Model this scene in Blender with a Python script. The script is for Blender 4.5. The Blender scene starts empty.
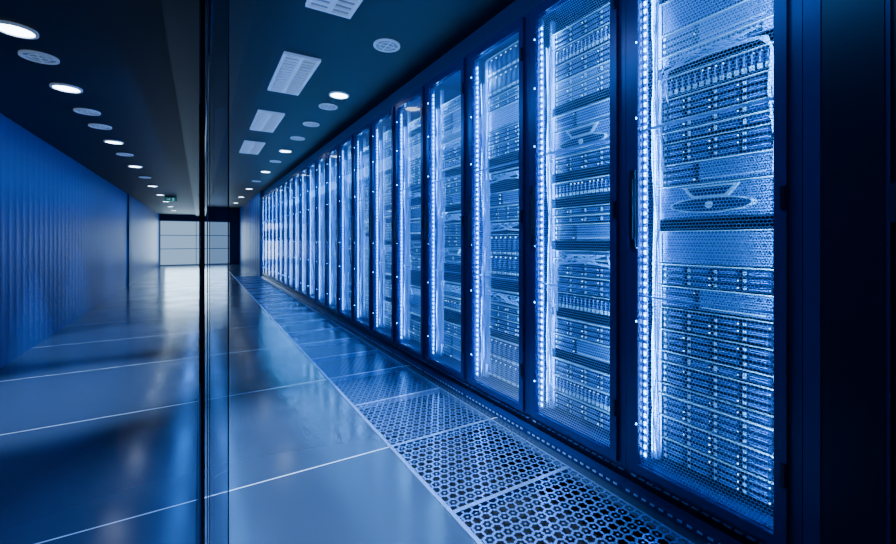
import bpy, math, random
from mathutils import Vector
random.seed(7)
S=bpy.context.scene
A=1.55; H=1.055; PITCH=.601; Y0=.59; GW=.465
CEIL=2.455; LCEIL=2.10; LW=-1.41; NR=21; YEND=20.5

# ---------------- materials ----------------
def mat(name,col,rough=.5,metal=0.0,emit=None,es=0,spec=None):
    m=bpy.data.materials.new(name); m.use_nodes=True
    b=m.node_tree.nodes['Principled BSDF']
    b.inputs['Base Color'].default_value=(*col,1); b.inputs['Roughness'].default_value=rough
    b.inputs['Metallic'].default_value=metal
    if emit: 
        b.inputs['Emission Color'].default_value=(*emit,1); b.inputs['Emission Strength'].default_value=es
    if spec is not None: b.inputs['Specular IOR Level'].default_value=spec
    return m
def N(m,t,**k):
    n=m.node_tree.nodes.new(t)
    for a,v in k.items(): setattr(n,a,v)
    return n
def L(m,a,b): m.node_tree.links.new(a,b)
def M(m,op,a,b=None,c=None):
    n=N(m,'ShaderNodeMath',operation=op)
    for i,v in enumerate((a,b,c)):
        if v is None: continue
        if isinstance(v,(int,float)): n.inputs[i].default_value=v
        else: L(m,v,n.inputs[i])
    return n.outputs[0]
def objxyz(m):
    tc=N(m,'ShaderNodeTexCoord'); s=N(m,'ShaderNodeSeparateXYZ'); L(m,tc.outputs['Object'],s.inputs[0])
    return tc.outputs['Object'],s.outputs[0],s.outputs[1],s.outputs[2]
def bsdf(m): return m.node_tree.nodes['Principled BSDF']
def out(m): return m.node_tree.nodes['Material Output']
def dots(m,u,v,p,r):
    vv=M(m,'DIVIDE',v,p); row=M(m,'FLOOR',vv)
    off=M(m,'MULTIPLY',M(m,'MODULO',M(m,'ABSOLUTE',row),2.0),.5)
    uu=M(m,'ADD',M(m,'DIVIDE',u,p),off)
    fu=M(m,'SUBTRACT',M(m,'FRACT',uu),.5); fv=M(m,'SUBTRACT',M(m,'FRACT',vv),.5)
    d=M(m,'SQRT',M(m,'ADD',M(m,'MULTIPLY',fu,fu),M(m,'MULTIPLY',fv,fv)))
    return M(m,'LESS_THAN',d,r)
def alpha_mix(m,fac):
    t=N(m,'ShaderNodeBsdfTransparent'); x=N(m,'ShaderNodeMixShader')
    L(m,fac,x.inputs[0]); L(m,bsdf(m).outputs[0],x.inputs[1]); L(m,t.outputs[0],x.inputs[2]); L(m,x.outputs[0],out(m).inputs[0])

m_mesh=mat('perforated_steel',(.60,.80,1),.4,.1)
_,x,y,z=objxyz(m_mesh); alpha_mix(m_mesh,dots(m_mesh,y,z,.0118,.458))
m_vent=mat('vent_panel',(.4,.55,.8),.4,.3)
_,x,y,z=objxyz(m_vent); d=dots(m_vent,y,z,.0085,.36)
mx=N(m_vent,'ShaderNodeMix',data_type='RGBA'); L(m_vent,d,mx.inputs[0]); mx.inputs[6].default_value=(.15,.32,.66,1); mx.inputs[7].default_value=(.001,.003,.01,1)
L(m_vent,mx.outputs[2],bsdf(m_vent).inputs['Base Color'])
def thin_glass(name,tint,refl=.9,base=.05,grz=.7):
    m=mat(name,tint,.05); nt=m.node_tree
    t=N(m,'ShaderNodeBsdfTransparent'); t.inputs[0].default_value=(*tint,1)
    g=N(m,'ShaderNodeBsdfGlossy'); g.inputs['Roughness'].default_value=.03; g.inputs[0].default_value=(refl,refl,min(1,refl*1.1),1)
    lw=N(m,'ShaderNodeLayerWeight'); lw.inputs[0].default_value=.5
    f=M(m,'ADD',M(m,'MULTIPLY',M(m,'POWER',lw.outputs['Facing'],4.5),grz),base)
    x=N(m,'ShaderNodeMixShader'); L(m,f,x.inputs[0]); L(m,t.outputs[0],x.inputs[1]); L(m,g.outputs[0],x.inputs[2]); L(m,x.outputs[0],out(m).inputs[0])
    nt.nodes.remove(bsdf(m)); return m
m_glass=thin_glass('door_glass',(.90,.96,1),.9,.03,.5)
m_pglass=thin_glass('partition_glass',(.50,.58,.72),.5,.05,.4)
m_frame=mat('rack_frame_navy',(.004,.030,.18),.26,.2)
m_black=mat('black_lacquer',(.0016,.006,.028),.28)
m_shell=mat('rack_inner',(.010,.050,.2),.5,.2)
m_rail=mat('rail_zinc',(.35,.6,1),.35,.4)
m_sl=mat('server_metal',(.22,.44,.9),.35,.3)
m_sd=mat('server_dark',(.0012,.005,.018),.4,.0)
m_bay=mat('drive_bay',(.008,.030,.11),.4,.1)
m_hi=mat('latch_silver',(.9,.97,1),.35,.1)
m_cab=mat('patch_cable',(.36,.64,1),.4)
m_led=mat('led_strip',(.8,.9,1),.3,0,(.09,.45,1),36)
m_ledb=mat('status_led',(.3,.6,1),.3,0,(.3,.65,1),8)
m_badge=mat('badge',(.005,.02,.07),.3)
RM=[m_frame,m_black,m_shell,m_rail,m_sl,m_sd,m_bay,m_hi,m_cab,m_led,m_ledb,m_badge,m_mesh,m_vent,m_glass]
FR,BK,SH,RL,SL,SD,BY,HI,CB,LD,LB,BG,MS,VN,GL=range(15)

m_floor=mat('floor_tile',(.2,.26,.36),.2)
co,x,y,z=objxyz(m_floor)
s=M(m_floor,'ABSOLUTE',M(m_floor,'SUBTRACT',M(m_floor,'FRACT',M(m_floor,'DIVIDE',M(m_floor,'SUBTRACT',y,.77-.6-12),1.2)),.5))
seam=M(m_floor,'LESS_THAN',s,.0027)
nz=N(m_floor,'ShaderNodeTexNoise'); nz.inputs['Scale'].default_value=2.2; nz.inputs['Detail'].default_value=3; L(m_floor,co,nz.inputs[0])
rp=N(m_floor,'ShaderNodeMapRange'); L(m_floor,nz.outputs[0],rp.inputs[0]); rp.inputs[1].default_value=.3; rp.inputs[2].default_value=.7; rp.inputs[3].default_value=.13; rp.inputs[4].default_value=.22
L(m_floor,rp.outputs[0],bsdf(m_floor).inputs['Roughness'])
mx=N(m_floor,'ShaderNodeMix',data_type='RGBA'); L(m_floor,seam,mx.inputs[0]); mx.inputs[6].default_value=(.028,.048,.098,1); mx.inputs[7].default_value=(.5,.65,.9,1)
L(m_floor,mx.outputs[2],bsdf(m_floor).inputs['Base Color']); bsdf(m_floor).inputs['IOR'].default_value=1.7
m_pf=mat('cast_grate',(.09,.23,.60),.25,.5)
co,x,y,z=objxyz(m_pf); p=.041
vv=M(m_pf,'DIVIDE',y,p*.866); row=M(m_pf,'FLOOR',vv); par=M(m_pf,'MODULO',M(m_pf,'ABSOLUTE',row),2.0)
uu=M(m_pf,'ADD',M(m_pf,'DIVIDE',x,p),M(m_pf,'MULTIPLY',par,.5))
fu=M(m_pf,'SUBTRACT',M(m_pf,'FRACT',uu),.5); fv=M(m_pf,'MULTIPLY',M(m_pf,'SUBTRACT',M(m_pf,'FRACT',vv),.5),.866)
rr=M(m_pf,'SQRT',M(m_pf,'ADD',M(m_pf,'MULTIPLY',fu,fu),M(m_pf,'MULTIPLY',fv,fv)))
th=M(m_pf,'MULTIPLY',M(m_pf,'ARCTAN2',fv,fu),6.0)
lim=M(m_pf,'SUBTRACT',.415,M(m_pf,'MULTIPLY',M(m_pf,'COSINE',th),.055))
hub=M(m_pf,'GREATER_THAN',rr,.13)
alpha_mix(m_pf,M(m_pf,'MULTIPLY',M(m_pf,'LESS_THAN',rr,lim),M(m_pf,'MAXIMUM',hub,M(m_pf,'SUBTRACT',1.0,par))))
m_rim=mat('tile_rim',(.16,.34,.7),.3,.6)
m_under=mat('underfloor',(.001,.004,.014),.8)
m_ceil=mat('ceiling_paint',(.05,.06,.085),.6)
co,x,y,z=objxyz(m_ceil); nz=N(m_ceil,'ShaderNodeTexNoise'); nz.inputs['Scale'].default_value=1.5; L(m_ceil,co,nz.inputs[0])
mx=N(m_ceil,'ShaderNodeMix',data_type='RGBA'); L(m_ceil,nz.outputs[0],mx.inputs[0]); mx.inputs[6].default_value=(.009,.011,.020,1); mx.inputs[7].default_value=(.014,.016,.028,1); L(m_ceil,mx.outputs[2],bsdf(m_ceil).inputs['Base Color'])
m_beam=mat('beam_black',(.002,.003,.009),.5)
m_lwall=mat('blue_wall',(.03,.13,.42),.45)
co,x,y,z=objxyz(m_lwall); nz=N(m_lwall,'ShaderNodeTexNoise'); nz.inputs['Scale'].default_value=.8; L(m_lwall,co,nz.inputs[0])
mx=N(m_lwall,'ShaderNodeMix',data_type='RGBA'); L(m_lwall,nz.outputs[0],mx.inputs[0]); mx.inputs[6].default_value=(.004,.05,.25,1); mx.inputs[7].default_value=(.008,.072,.32,1); L(m_lwall,mx.outputs[2],bsdf(m_lwall).inputs['Base Color'])
m_wall=mat('dark_wall',(.01,.04,.14),.5)
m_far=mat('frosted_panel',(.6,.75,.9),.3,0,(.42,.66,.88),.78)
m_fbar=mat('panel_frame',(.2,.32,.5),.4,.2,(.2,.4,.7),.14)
m_trim=mat('steel_trim',(.25,.42,.7),.3,.6)
m_ring=mat('downlight_ring',(.6,.7,.8),.4,.1,(.4,.6,.85),.20)  # emission paints in brightness; the ring is no light source
m_lit=mat('lamp_lit',(1,1,1),.3,0,(.75,.88,1),14)
m_unlit=mat('lamp_unlit',(.2,.3,.42),.3,.1,(.3,.52,.8),.07)  # lamp is off; small emission stands in for light falling on it
m_louv=mat('louvre',(.7,.78,.88),.3,.1,(.45,.6,.8),.20)  # low emission stands in for light on the unlit louvres
m_green=mat('exit_green',(0,.3,.15),.4,0,(.05,.5,.35),.15)
m_white=mat('pictogram_white',(1,1,1),.4,0,(.8,1,.9),.3)

class MB:
    def __init__(s): s.v=[];s.f=[];s.m=[]
    def box(s,x0,x1,y0,y1,z0,z1,m=0):
        b=len(s.v)
        s.v+=[(x0,y0,z0),(x1,y0,z0),(x1,y1,z0),(x0,y1,z0),(x0,y0,z1),(x1,y0,z1),(x1,y1,z1),(x0,y1,z1)]
        for f in((0,3,2,1),(4,5,6,7),(0,1,5,4),(1,2,6,5),(2,3,7,6),(3,0,4,7)):
            s.f.append([b+i for i in f]); s.m.append(m)
    def quad(s,p,m=0):
        b=len(s.v); s.v+=p; s.f.append([b+i for i in range(len(p))]); s.m.append(m)
    def prism(s,pts,x0,x1,m=0):
        b=len(s.v); n=len(pts)
        s.v+=[(x0,a,c) for a,c in pts]+[(x1,a,c) for a,c in pts]
        s.f.append([b+i for i in range(n)]); s.m.append(m)
        for i in range(n):
            j=(i+1)%n; s.f.append([b+i,b+n+i,b+n+j,b+j]); s.m.append(m)
    def disc(s,c,r,h,m=0,n=32,r2=None):
        cx,cy,cz=c; b=len(s.v); r2=r2 if r2 else r
        for k,(rr,zz) in enumerate(((r,cz),(r2,cz-h))):
            s.v+=[(cx+rr*math.cos(2*math.pi*i/n),cy+rr*math.sin(2*math.pi*i/n),zz) for i in range(n)]
        for i in range(n):
            j=(i+1)%n; s.f.append([b+i,b+n+i,b+n+j,b+j]); s.m.append(m)
        s.f.append([b+n+i for i in reversed(range(n))]); s.m.append(m)
    def ring(s,c,r0,r1,h,m=0,n=32):
        cx,cy,cz=c; b=len(s.v)
        for rr,zz in((r0,cz-h),(r1,cz-h),(r1,cz),(r0,cz)):
            s.v+=[(cx+rr*math.cos(2*math.pi*i/n),cy+rr*math.sin(2*math.pi*i/n),zz) for i in range(n)]
        for k in range(4):
            k2=(k+1)%4
            for i in range(n):
                j=(i+1)%n; s.f.append([b+k*n+i,b+k*n+j,b+k2*n+j,b+k2*n+i]); s.m.append(m)
    def tube(s,pts,r,m=0,n=5):
        rings=[]
        for i,p in enumerate(pts):
            p=Vector(p); t=(Vector(pts[min(i+1,len(pts)-1)])-Vector(pts[max(i-1,0)])).normalized()
            u=t.cross(Vector((1,.3,.2))).normalized(); w=t.cross(u)
            b=len(s.v)
            for k in range(n):
                a=2*math.pi*k/n; q=p+u*(r*math.cos(a))+w*(r*math.sin(a)); s.v.append(tuple(q))
            rings.append(b)
        for a,b in zip(rings,rings[1:]):
            for k in range(n):
                j=(k+1)%n; s.f.append([a+k,a+j,b+j,b+k]); s.m.append(m)
    def mesh(s,name,mats):
        me=bpy.data.meshes.new(name); me.from_pydata(s.v,[],s.f)
        for q in mats: me.materials.append(q)
        me.polygons.foreach_set('material_index',s.m); me.update(); return me
    def obj(s,name,mats,loc=(0,0,0),parent=None):
        o=bpy.data.objects.new(name,s.mesh(name,mats)); o.location=loc
        S.collection.objects.link(o)
        if parent: o.parent=parent
        return o

# ---------------- server racks ----------------
U=.04445; SY0,SY1=.022,.443; FX=.095
def bay(b,y0,y1,z0,z1,r):
    x=FX
    b.box(x-.004,x,y0,y1,z0,z1,SD)
    b.box(x-.010,x-.004,y0+.003,y1-.003,z0+.003,z1-.003,BY)
    w=y1-y0; h=z1-z0
    if w>h:
        b.box(x-.014,x-.010,y1-.016,y1-.007,z0+.006,z1-.006,HI)
        for k in range(2):
            zz=z0+h*(.3+.3*k); b.box(x-.0125,x-.010,y0+.012,y1-.026,zz,zz+.002,SL)
        if r.random()<.5: b.box(x-.013,x-.010,y0+.004,y0+.007,z0+h*.4,z0+h*.4+.003,LB)
    else:
        b.box(x-.014,x-.010,y0+.004,y1-.004,z0+.006,z0+h*.3,HI)
        b.box(x-.0125,x-.010,y0+w*.4,y0+w*.6,z0+h*.4,z1-.012,SL)
        if r.random()<.5: b.box(x-.013,x-.010,y0+.005,y0+.008,z1-.010,z1-.007,LB)
def server(b,kind,z,r):
    x=FX
    if kind=='s1': n=1
    elif kind in('s2','b2','v2'): n=2
    elif kind=='bez': n=3
    elif kind=='blade': n=6
    elif kind=='sw' or kind=='gap': n=1
    elif kind=='vent': n=3
    z0=z+.002; z1=z+n*U-.002; 
    if kind!='gap': b.box(x,x+.6,SY0,SY1,z0,z1,SD)
    if kind=='gap': return n
    ear=.016
    b.box(x-.012,x,SY0,SY0+ear,z0,z1,SL); b.box(x-.012,x,SY1-ear,SY1,z0,z1,SL)
    b.box(x-.013,x-.003,SY0,SY1,z1-.0040,z1,HI)
    a0=SY0+ear+.003; a1=SY1-ear-.003; W=a1-a0
    if kind=='s1':
        for k in range(4): bay(b,a0+k*W/4+.002,a0+(k+1)*W/4-.002,z0+.003,z1-.008,r)
    elif kind=='s2':
        hh=(z1-z0-.008)/3
        for j in range(3):
            for k in range(4): bay(b,a0+k*W/4+.002,a0+(k+1)*W/4-.002,z0+.002+j*hh,z0+.002+(j+1)*hh-.003,r)
    elif kind=='b2':
        nb=16
        for k in range(nb): bay(b,a0+k*W/nb+.001,a0+(k+1)*W/nb-.001,z0+.004,z1-.008,r)
    elif kind=='v2':
        b.box(x-.008,x,a0,a0+W*.62,z0+.003,z1-.007,VN)
        for k in range(3):
            bay(b,a0+W*.65,a1,z0+.004+k*.026,z0+.004+k*.026+.023,r)
        b.box(x-.012,x-.008,a0+.02,a0+W*.6,z0+.012,z0+.016,HI)
    elif kind=='vent':
        b.box(x-.008,x,a0,a1,z0+.003,z1-.007,VN)
    elif kind=='bez':
        b.box(x-.02,x,a0,a1,z0+.002,z1-.006,VN)
        zc=(z0+z1)/2; yc=(a0+a1)/2
        b.prism([(yc-.10,z1-.012),(yc+.10,z1-.012),(yc+.065,zc+.012),(yc-.065,zc+.012)],x-.03,x-.02,HI)
        b.prism([(yc-.08,z1-.018),(yc+.08,z1-.018),(yc+.055,zc+.018),(yc-.055,zc+.018)],x-.032,x-.03,BG)
        pts=[(yc+.15*math.cos(t*math.pi/12),zc-.018+.030*math.sin(t*math.pi/12)) for t in range(24)]
        b.prism(pts,x-.028,x-.02,HI)
        pts=[(yc+.14*math.cos(t*math.pi/12),zc-.018+.024*math.sin(t*math.pi/12)) for t in range(24)]
        b.prism(pts,x-.030,x-.028,BG)
        pts=[(yc+.014*math.cos(t*math.pi/8),zc-.018+.014*math.sin(t*math.pi/8)) for t in range(16)]
        b.prism(pts,x-.032,x-.030,HI)
    elif kind=='blade':
        nb=8
        for k in range(nb):
            y0=a0+k*W/nb+.002; y1=a0+(k+1)*W/nb-.002
            for j in range(2):
                q0=z0+.006+j*(z1-z0-.012)/2; q1=q0+(z1-z0-.012)/2-.004
                b.box(x-.010,x,y0,y1,q0,q1,BY)
                b.box(x-.016,x-.010,y0+.006,y1-.006,q0+.008,q0+.02,HI)
                b.box(x-.012,x-.010,y0+.012,y1-.012,q0+.035,q1-.02,VN)
                b.box(x-.013,x-.010,y0+.006,y0+.011,q1-.013,q1-.008,LB)
    elif kind=='sw':
        b.box(x-.006,x,a0,a1,z0+.002,z1-.006,SL)
        for j in range(2):
            for k in range(20):
                y=a0+.03+k*(W-.05)/20
                b.box(x-.009,x-.006,y,y+.012,z0+.005+j*.016,z0+.016+j*.016,SD)
        for k in range(20):
            if r.random()<.7:
                y=a0+.036+k*(W-.05)/20; e=a0-.005 if r.random()<.4 else a1-.03*r.random()
                dz=-.10-.4*r.random()
                b.tube([(x-.008,y,z0+.02),(x-.028,y,z0+.015),(x-.035,y+(e-y)*.4,z0-.02),(x-.035,y+(e-y)*.9,z0-.03),(x-.03,e,z0-.07),(x-.028,e+.01*math.sin(k),z0+dz*.6),(x-.018,e,z0+dz)],.0030,CB)
    return n
LAY=[
 ['s2','s2','s2','s1','s2','s1','s2','s2','v2','s2','vent','gap','bez','v2','s2','s1','s1','s2','b2','gap','sw','v2','vent','gap','s1','sw'],
 ['s2','b2','s2','gap','v2','s2','gap','b2','s2','s2','sw','gap','v2','s1','s1','gap','b2','gap','s2','bez','v2','gap','s2','s1'],
 ['blade','gap','s2','s1','s1','gap','sw','gap','gap','blade','gap','sw','s2','v2','gap','gap','sw','gap','gap','s2','s2','vent','s1','s1'],
 ['v2','v2','s2','gap','gap','b2','b2','sw','gap','gap','gap','bez','s2','s2','gap','sw','gap','v2','s1','s1','s1','gap','b2','s2','sw','gap'],
 ['s2','s2','gap','b2','vent','sw','gap','gap','gap','s2','s1','bez','gap','blade','gap','gap','sw','gap','s2','s2','s1','s1'],
]
def rack_mesh(i):
    r=random.Random(100+i); b=MB()
    ya,yb=-.0665,.5325; T=2.31
    b.box(.02,.98,ya,ya+.02,.0,T,SH); b.box(.02,.98,yb-.02,yb,.0,T,SH)
    b.box(.96,.98,ya+.02,yb-.02,.0,T,SH); b.box(.02,.96,ya+.02,yb-.02,T-.02,T,FR); b.box(.02,.96,ya+.02,yb-.02,.06,.12,SH)
    b.box(0,.02,ya,-.004,.10,T,FR); b.box(0,.02,.469,yb,.10,T,FR)
    b.box(0,.02,-.004,.469,2.24,T,FR); b.box(0,.02,-.004,.469,.10,.14,FR)
    b.box(-.018,0,-.034,-.001,.105,2.29,FR); b.box(-.018,0,.466,.496,.105,2.29,FR)
    b.box(-.018,0,-.001,.466,2.242,2.29,FR); b.box(-.018,0,-.001,.466,.105,.138,FR)
    b.box(.015,.96,ya,yb,0,.06,BK); b.box(-.03,.015,ya,yb,.0,.035,FR)
    for k in range(16):
        y=ya+.02+k*.036; b.box(-.032,-.03,y,y+.018,.014,.022,RL)
        b.box(.010,.02,y,y+.024,.066,.070,RL)
    b.box(-.042,-.018,.474,.490,1.06,1.30,BK); b.box(-.030,-.018,.470,.494,1.02,1.34,BK)
    for zz in(.3,1.15,2.05): b.box(-.026,-.018,-.032,-.020,zz,zz+.07,BK)
    for y0 in(.002,.447):
        b.box(.085,.11,y0,y0+.018,.14,2.24,RL)
        for k in range(92):
            zz=.16+k*U/2; b.box(.0835,.085,y0+.006,y0+.012,zz,zz+.009,SD)
    b.box(.022,.03,.452,.466,.15,2.23,RL)
    for k in range(64):
        zz=.165+k*.032; b.box(.0195,.022,.455,.463,zz,zz+.014,LD)
    for zz in(.30,.72,1.02,1.55,1.86,2.12): b.box(-.0195,-.018,.470,.474,zz,zz+.006,LD)
    for k in range(5):
        b.tube([(.05+.01*math.sin(q*.9+k),.43+.012*math.sin(q*.7+k*2),.16+q*.16) for q in range(13)],.0035,CB)
    if i in(2,3,4):
        for k in range(12):
            y1=.36+.07*r.random(); ph=r.random()*6; zt=2.15-.9*r.random()*(k%3)
            n=int((zt-.3)/.12)
            b.tube([(.055+.012*math.sin(q*.6+ph),y1+.018*math.sin(q*.45+ph),.25+q*.12) for q in range(n)],.003,CB)
    z=.16
    lay=LAY[i]*2
    for kd in lay:
        if z>2.08: break
        n=server(b,kd,z,r); z+=n*U
    b.quad([(.004,0,.14),(.004,0,2.24),(.004,.465,2.24),(.004,.465,.14)],MS)
    b.quad([(-.006,0,.14),(-.006,0,2.24),(-.006,.465,2.24),(-.006,.465,.14)],GL)
    for zz in(.82,1.5): b.box(.006,.014,0,.465,zz,zz+.008,RL)
    return b.mesh('server_rack_mesh_%d'%i,RM)
meshes=[rack_mesh(i) for i in range(5)]
order=[0,1,2,3,4,1,0,2,4,3,1,0,2,3,4,0,1,2,3,4,0]
for i in range(NR):
    o=bpy.data.objects.new('server_rack',meshes[order[i]]); S.collection.objects.link(o)
    o.location=(A,Y0+i*PITCH,0)
    k=1 if i<5 else .65
    for (xx,yy,dx,dy,pw) in((.045,.445,.55,-1,16*k),(.03,.01,.9,1,10*k)):  # far bar is the LED strip; near bar is added, unseen fill
        l=bpy.data.lights.new('rack_led_and_fill','AREA'); l.shape='RECTANGLE'; l.size=.025; l.size_y=2.0; l.energy=pw; l.color=(.085,.42,1)
        q=bpy.data.objects.new('led_and_fill_bar',l); S.collection.objects.link(q); q.parent=o
        q.location=(xx,yy,1.19); q.rotation_euler=Vector((dx,dy,0)).to_track_quat('-Z','Y').to_euler()

# ---------------- closed cabinet at the near end ----------------
b=MB()
yA,yB=-1.2,.52
b.box(.0,1.0,yA,yB,0,2.31,0)
b.box(-.016,0,.335,.515,.10,2.29,1)
b.box(-.022,-.016,.345,.470,.12,2.27,0)
b.box(-.0225,-.016,.474,.514,.12,2.27,1)
b.box(-.016,0,-.30,.327,.05,2.29,0); b.box(-.016,0,-.93,-.308,.05,2.29,0)
b.box(-.035,-.016,.290,.305,1.10,1.20,2); b.box(-.030,-.016,.322,.334,1.10,1.20,2)
for zz in(.35,1.0,1.9):
    b.box(-.026,-.016,.31,.325,zz,zz+.05,0)
for zz in(.45,.49,.9,1.3): b.box(-.0235,-.022,.36,.364,zz,zz+.004,2)
b.box(-.03,0,yA,yB,0,.035,1)
b.obj('steel_cabinet',[m_black,m_frame,mat('latch_dark',(.03,.05,.1),.3,.5)],(A,0,0))

# ---------------- shell ----------------
PX0,PX1=.835,1.475
b=MB()
b.box(LW-.1,PX0,-2.5,YEND+.1,-.04,0,0); b.box(PX1,3.0,-2.5,YEND+.1,-.04,0,0); b.box(PX0,PX1,Y0+.18+NR*PITCH,YEND+.1,-.04,0,0)
b.obj('floor',[m_floor])
b=MB(); b.box(LW-.1,3.0,-2.5,YEND+.1,-.35,-.30); b.obj('floor_plenum',[m_under])
tile=MB(); P=.6; w=.010
tile.box(0,PX1-PX0,0,w,-.03,.001,1); tile.box(0,PX1-PX0,P-w,P,-.03,.001,1)
tile.box(0,w,w,P-w,-.03,.001,1); tile.box(PX1-PX0-w,PX1-PX0,w,P-w,-.03,.001,1)
tile.quad([(w,w,-.001),(PX1-PX0-w,w,-.001),(PX1-PX0-w,P-w,-.001),(w,P-w,-.001)],0)
tm=tile.mesh('perforated_floor_tile',[m_pf,m_rim])
yy=-.43-.6
while yy<Y0+.1+NR*PITCH-.5:
    o=bpy.data.objects.new('perforated_floor_tile',tm); o.location=(PX0,yy,0); S.collection.objects.link(o); yy+=.6
b=MB(); b.box(.826,PX0-.001,-2.4,YEND,-.01,.003); b.obj('trim_1',[m_trim])

b=MB(); b.box(-.02,3.0,-2.5,YEND+.1,CEIL,CEIL+.1); b.box(LW-.1,-.02,-2.5,YEND+.1,LCEIL,LCEIL+.1); b.obj('ceiling',[m_ceil])
b=MB(); b.box(-.14,.20,-2.4,YEND,2.05,LCEIL-.001); b.box(-.02,.20,-2.4,YEND,LCEIL,CEIL-.001)
b.box(.04,.05,-2.4,YEND,2.03,2.05,1); b.box(-.03,.015,-2.4,YEND,2.035,2.05,0); b.obj('ceiling_beam',[m_beam,m_frame])
def ribbed(b,x,y0,y1,z0,z1,sgn,p=.11,m=0,dep=.018):
    y=y0
    b.box(min(x,x-sgn*.08),max(x,x-sgn*.08),y0,y1,z0,z1,m)
    while y+p*.5<y1:
        bb=len(b.v); a=p*.22
        b.v+=[(x,y,z0),(x+sgn*dep,y+a,z0),(x+sgn*dep,y+p*.5-a*.5,z0),(x,y+p*.5+a*.5,z0),(x,y,z1),(x+sgn*dep,y+a,z1),(x+sgn*dep,y+p*.5-a*.5,z1),(x,y+p*.5+a*.5,z1)]
        for f in((0,1,5,4),(1,2,6,5),(2,3,7,6)): b.f.append([bb+i for i in f]); b.m.append(m)
        y+=p
b=MB(); ribbed(b,LW,-2.4,11.8,0,LCEIL-.002,1,.16,0,.0016); b.box(LW-.08,LW+.03,11.8,12.15,0,LCEIL-.002,1); ribbed(b,LW,12.15,YEND,0,LCEIL-.002,1,.16,0,.0016)
b.obj('wall_left',[m_lwall,m_wall])
b=MB(); b.box(LW-.1,3,-2.6,-2.5,0,CEIL); b.obj('wall_back',[m_wall])
b=MB(); b.box(2.9,3.0,-2.5,YEND,0,CEIL); b.box(1.58,2.6,-1.2,Y0+NR*PITCH-.08,2.32,CEIL-.002); b.obj('wall_right',[m_wall])
b=MB(); yr=Y0+NR*PITCH-.05; ribbed(b,1.50,yr,YEND-.02,0,CEIL-.002,-1,.5); b.obj('wall_partition',[m_lwall])
b=MB()
b.box(LW-.1,3.0,YEND,YEND+.1,1.85,CEIL,0); b.box(1.10,3.0,YEND,YEND+.1,0,1.85,0)
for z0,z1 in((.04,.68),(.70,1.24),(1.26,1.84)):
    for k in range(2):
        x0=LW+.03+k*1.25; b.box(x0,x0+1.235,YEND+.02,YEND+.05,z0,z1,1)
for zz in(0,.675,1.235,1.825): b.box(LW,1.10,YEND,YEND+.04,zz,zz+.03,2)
for xx in(LW,LW+1.26,1.06): b.box(xx,xx+.025,YEND-.01,YEND+.04,0,1.85,2)
b.box(LW-.1,3,YEND+.08,YEND+.12,0,CEIL,0)
b.obj('wall_far',[m_wall,m_far,m_fbar])

# ---------------- glass partition ----------------
b=MB()
b.box(-.002,.002,1.43,YEND-.1,.03,2.03,0)
for k in range(1,9):
    y=1.378+k*2.1; b.box(-.006,.006,y,y+.03,0.03,2.04,1)
b.box(-.008,.008,1.43,YEND-.1,0,.03,1)
b.box(.002,.012,1.380,1.394,0,2.05,1); b.box(.017,.020,1.380,1.384,0,2.05,2)
b.obj('glass_partition',[m_pglass,m_black,m_trim])
b=MB()
b.quad([(.064,1.243,.02),(.024,1.372,.02),(.024,1.372,2.03),(.064,1.243,2.03)],0)
b.box(.063,.066,1.240,1.243,.01,2.04,1); b.box(.0225,.0245,1.372,1.375,.01,2.04,1)
b.obj('glass_door',[m_pglass,m_black])

# ---------------- ceiling fixtures ----------------
def downlight(X,Y,Z,lit,r=.10,power=0,ang=75,col=(.55,.75,1)):
    b=MB(); b.ring((0,0,0),r*.84,r,.012,0); b.disc((0,0,-.001),r*.84,.005,1)
    if not lit:
        b.ring((0,0,-.004),r*.50,r*.56,.006,0)
        b.box(-r*.84,r*.84,-.004,.004,-.010,-.006,0); b.box(-.004,.004,-r*.84,r*.84,-.010,-.006,0)
    o=b.obj('ceiling_downlight',[m_ring,m_lit if lit else m_unlit],(X,Y,Z-.0005))
    if power:
        l=bpy.data.lights.new('spot','SPOT'); l.energy=power; l.spot_size=math.radians(ang); l.spot_blend=.6; l.shadow_soft_size=.06; l.color=col
        q=bpy.data.objects.new('lamp',l); S.collection.objects.link(q); q.parent=o; q.location=(0,0,-.03)
WH=(.52,.72,1)
for Y,lit,pw,an in((2.86,1,8,60),(3.22,0,0,0),(3.78,1,560,52),(4.39,0,0,0),(4.9,0,0,0),(5.6,1,330,52),(6.35,0,0,0),(7.3,1,120,65),(8.5,0,0,0),(9.8,1,120,65),(11.6,1,120,70),(13.5,1,120,70),(15.5,1,120,70),(17.5,1,120,70)):
    downlight(-.785,Y,LCEIL,lit,.085,pw,an,WH)
for Y,lit in((1.3,0),(2.78,0),(3.97,1),(4.37,0),(5.14,0),(5.95,0),(6.9,1),(7.9,0),(9.2,1),(10.8,0),(12.5,1),(15,1),(17.5,1)):
    downlight(1.15,Y,CEIL,lit,.095,50 if lit else 0)
downlight(.50,1.85,CEIL,1,.095,1000,60,WH)
m_tb=mat('troffer_back',(.3,.35,.42),.3,.2,(.4,.6,.85),.05)  # back plate also lifted by faint emission, no lamp inside
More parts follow.
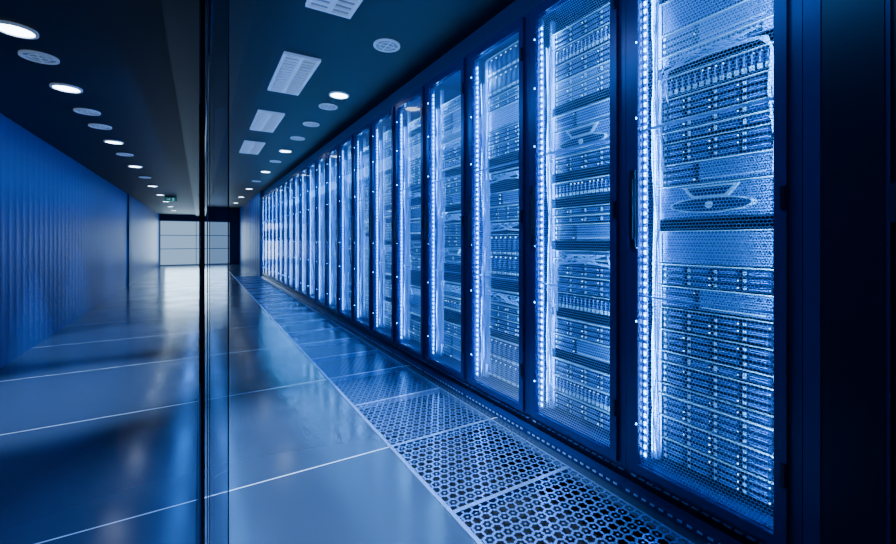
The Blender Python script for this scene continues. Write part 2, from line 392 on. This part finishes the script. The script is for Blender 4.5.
for k in range(4):
    Y=2.1+1.6*k
    b=MB(); w2,l2=.135,.44
    b.box(-w2,w2,-l2,-l2+.02,-.02,0,0); b.box(-w2,w2,l2-.02,l2,-.02,0,0)
    b.box(-w2,-w2+.02,-l2+.02,l2-.02,-.02,0,0); b.box(w2-.02,w2,-l2+.02,l2-.02,-.02,0,0); b.box(-.012,.012,-l2+.02,l2-.02,-.022,0,0)
    b.box(-w2+.02,w2-.02,-l2+.02,l2-.02,-.004,0,1)
    for j in range(14):
        y=-l2+.05+j*.058; b.box(-w2+.02,-.012,y,y+.012,-.018,-.004,0); b.box(.012,w2-.02,y,y+.012,-.018,-.004,0)
    b.obj('ceiling_troffer',[m_louv,m_tb],(.67,Y,CEIL-.0005))
b=MB(); b.box(-.12,.12,-.01,.01,-.12,0,0); b.box(-.11,.11,-.012,-.01,-.11,-.02,1)
b.box(-.08,-.02,-.014,-.012,-.070,-.058,2); b.prism([(-.0141,-.085),(-.0121,-.085),(-.0121,-.045),(-.0141,-.045)],-.03,-.02,2); b.box(.03,.06,-.014,-.012,-.10,-.03,2)
b.obj('exit_sign',[m_black,m_green,m_white],(-.60,12,LCEIL-.001))

# ---------------- lights ----------------
def area(name,loc,d,sx,sy,e,col):
    l=bpy.data.lights.new(name,'AREA'); l.shape='RECTANGLE'; l.size=sx; l.size_y=sy; l.energy=e; l.color=col
    q=bpy.data.objects.new(name,l); S.collection.objects.link(q); q.location=loc; q.rotation_euler=Vector(d).to_track_quat('-Z','Y').to_euler(); return q
area('panel_glow_light',(-.1,YEND-.3,1.0),(0,-1,0),2.2,1.6,70,(.52,.76,1))
for Y in(1.5,4.5,7.5,11,15):
    area('added_wash_light',(.35,Y,CEIL-.10),(.8,0,-1),2.8,.2,17,(.05,.30,1))  # added fill on the rack fronts, no fixture here
for Y in(4.5,7,10.5,15):
    area('added_wash_light',(-.20,Y,LCEIL-.16),(-1,0,-.9),2.4,.25,12,(.02,.22,1))  # added blue fill for the left wall, without a fixture
w=bpy.data.worlds.new('World'); S.world=w; w.use_nodes=True
w.node_tree.nodes['Background'].inputs[0].default_value=(.03,.10,.3,1); w.node_tree.nodes['Background'].inputs[1].default_value=.3

# ---------------- camera ----------------
c=bpy.data.cameras.new('Camera'); c.sensor_width=36; c.lens=415/896*36; c.shift_y=-32/896; c.clip_start=.02
co=bpy.data.objects.new('Camera',c); S.collection.objects.link(co); co.location=(0,0,H)
co.rotation_euler=(math.radians(90),0,-math.atan(248/415))
S.camera=co
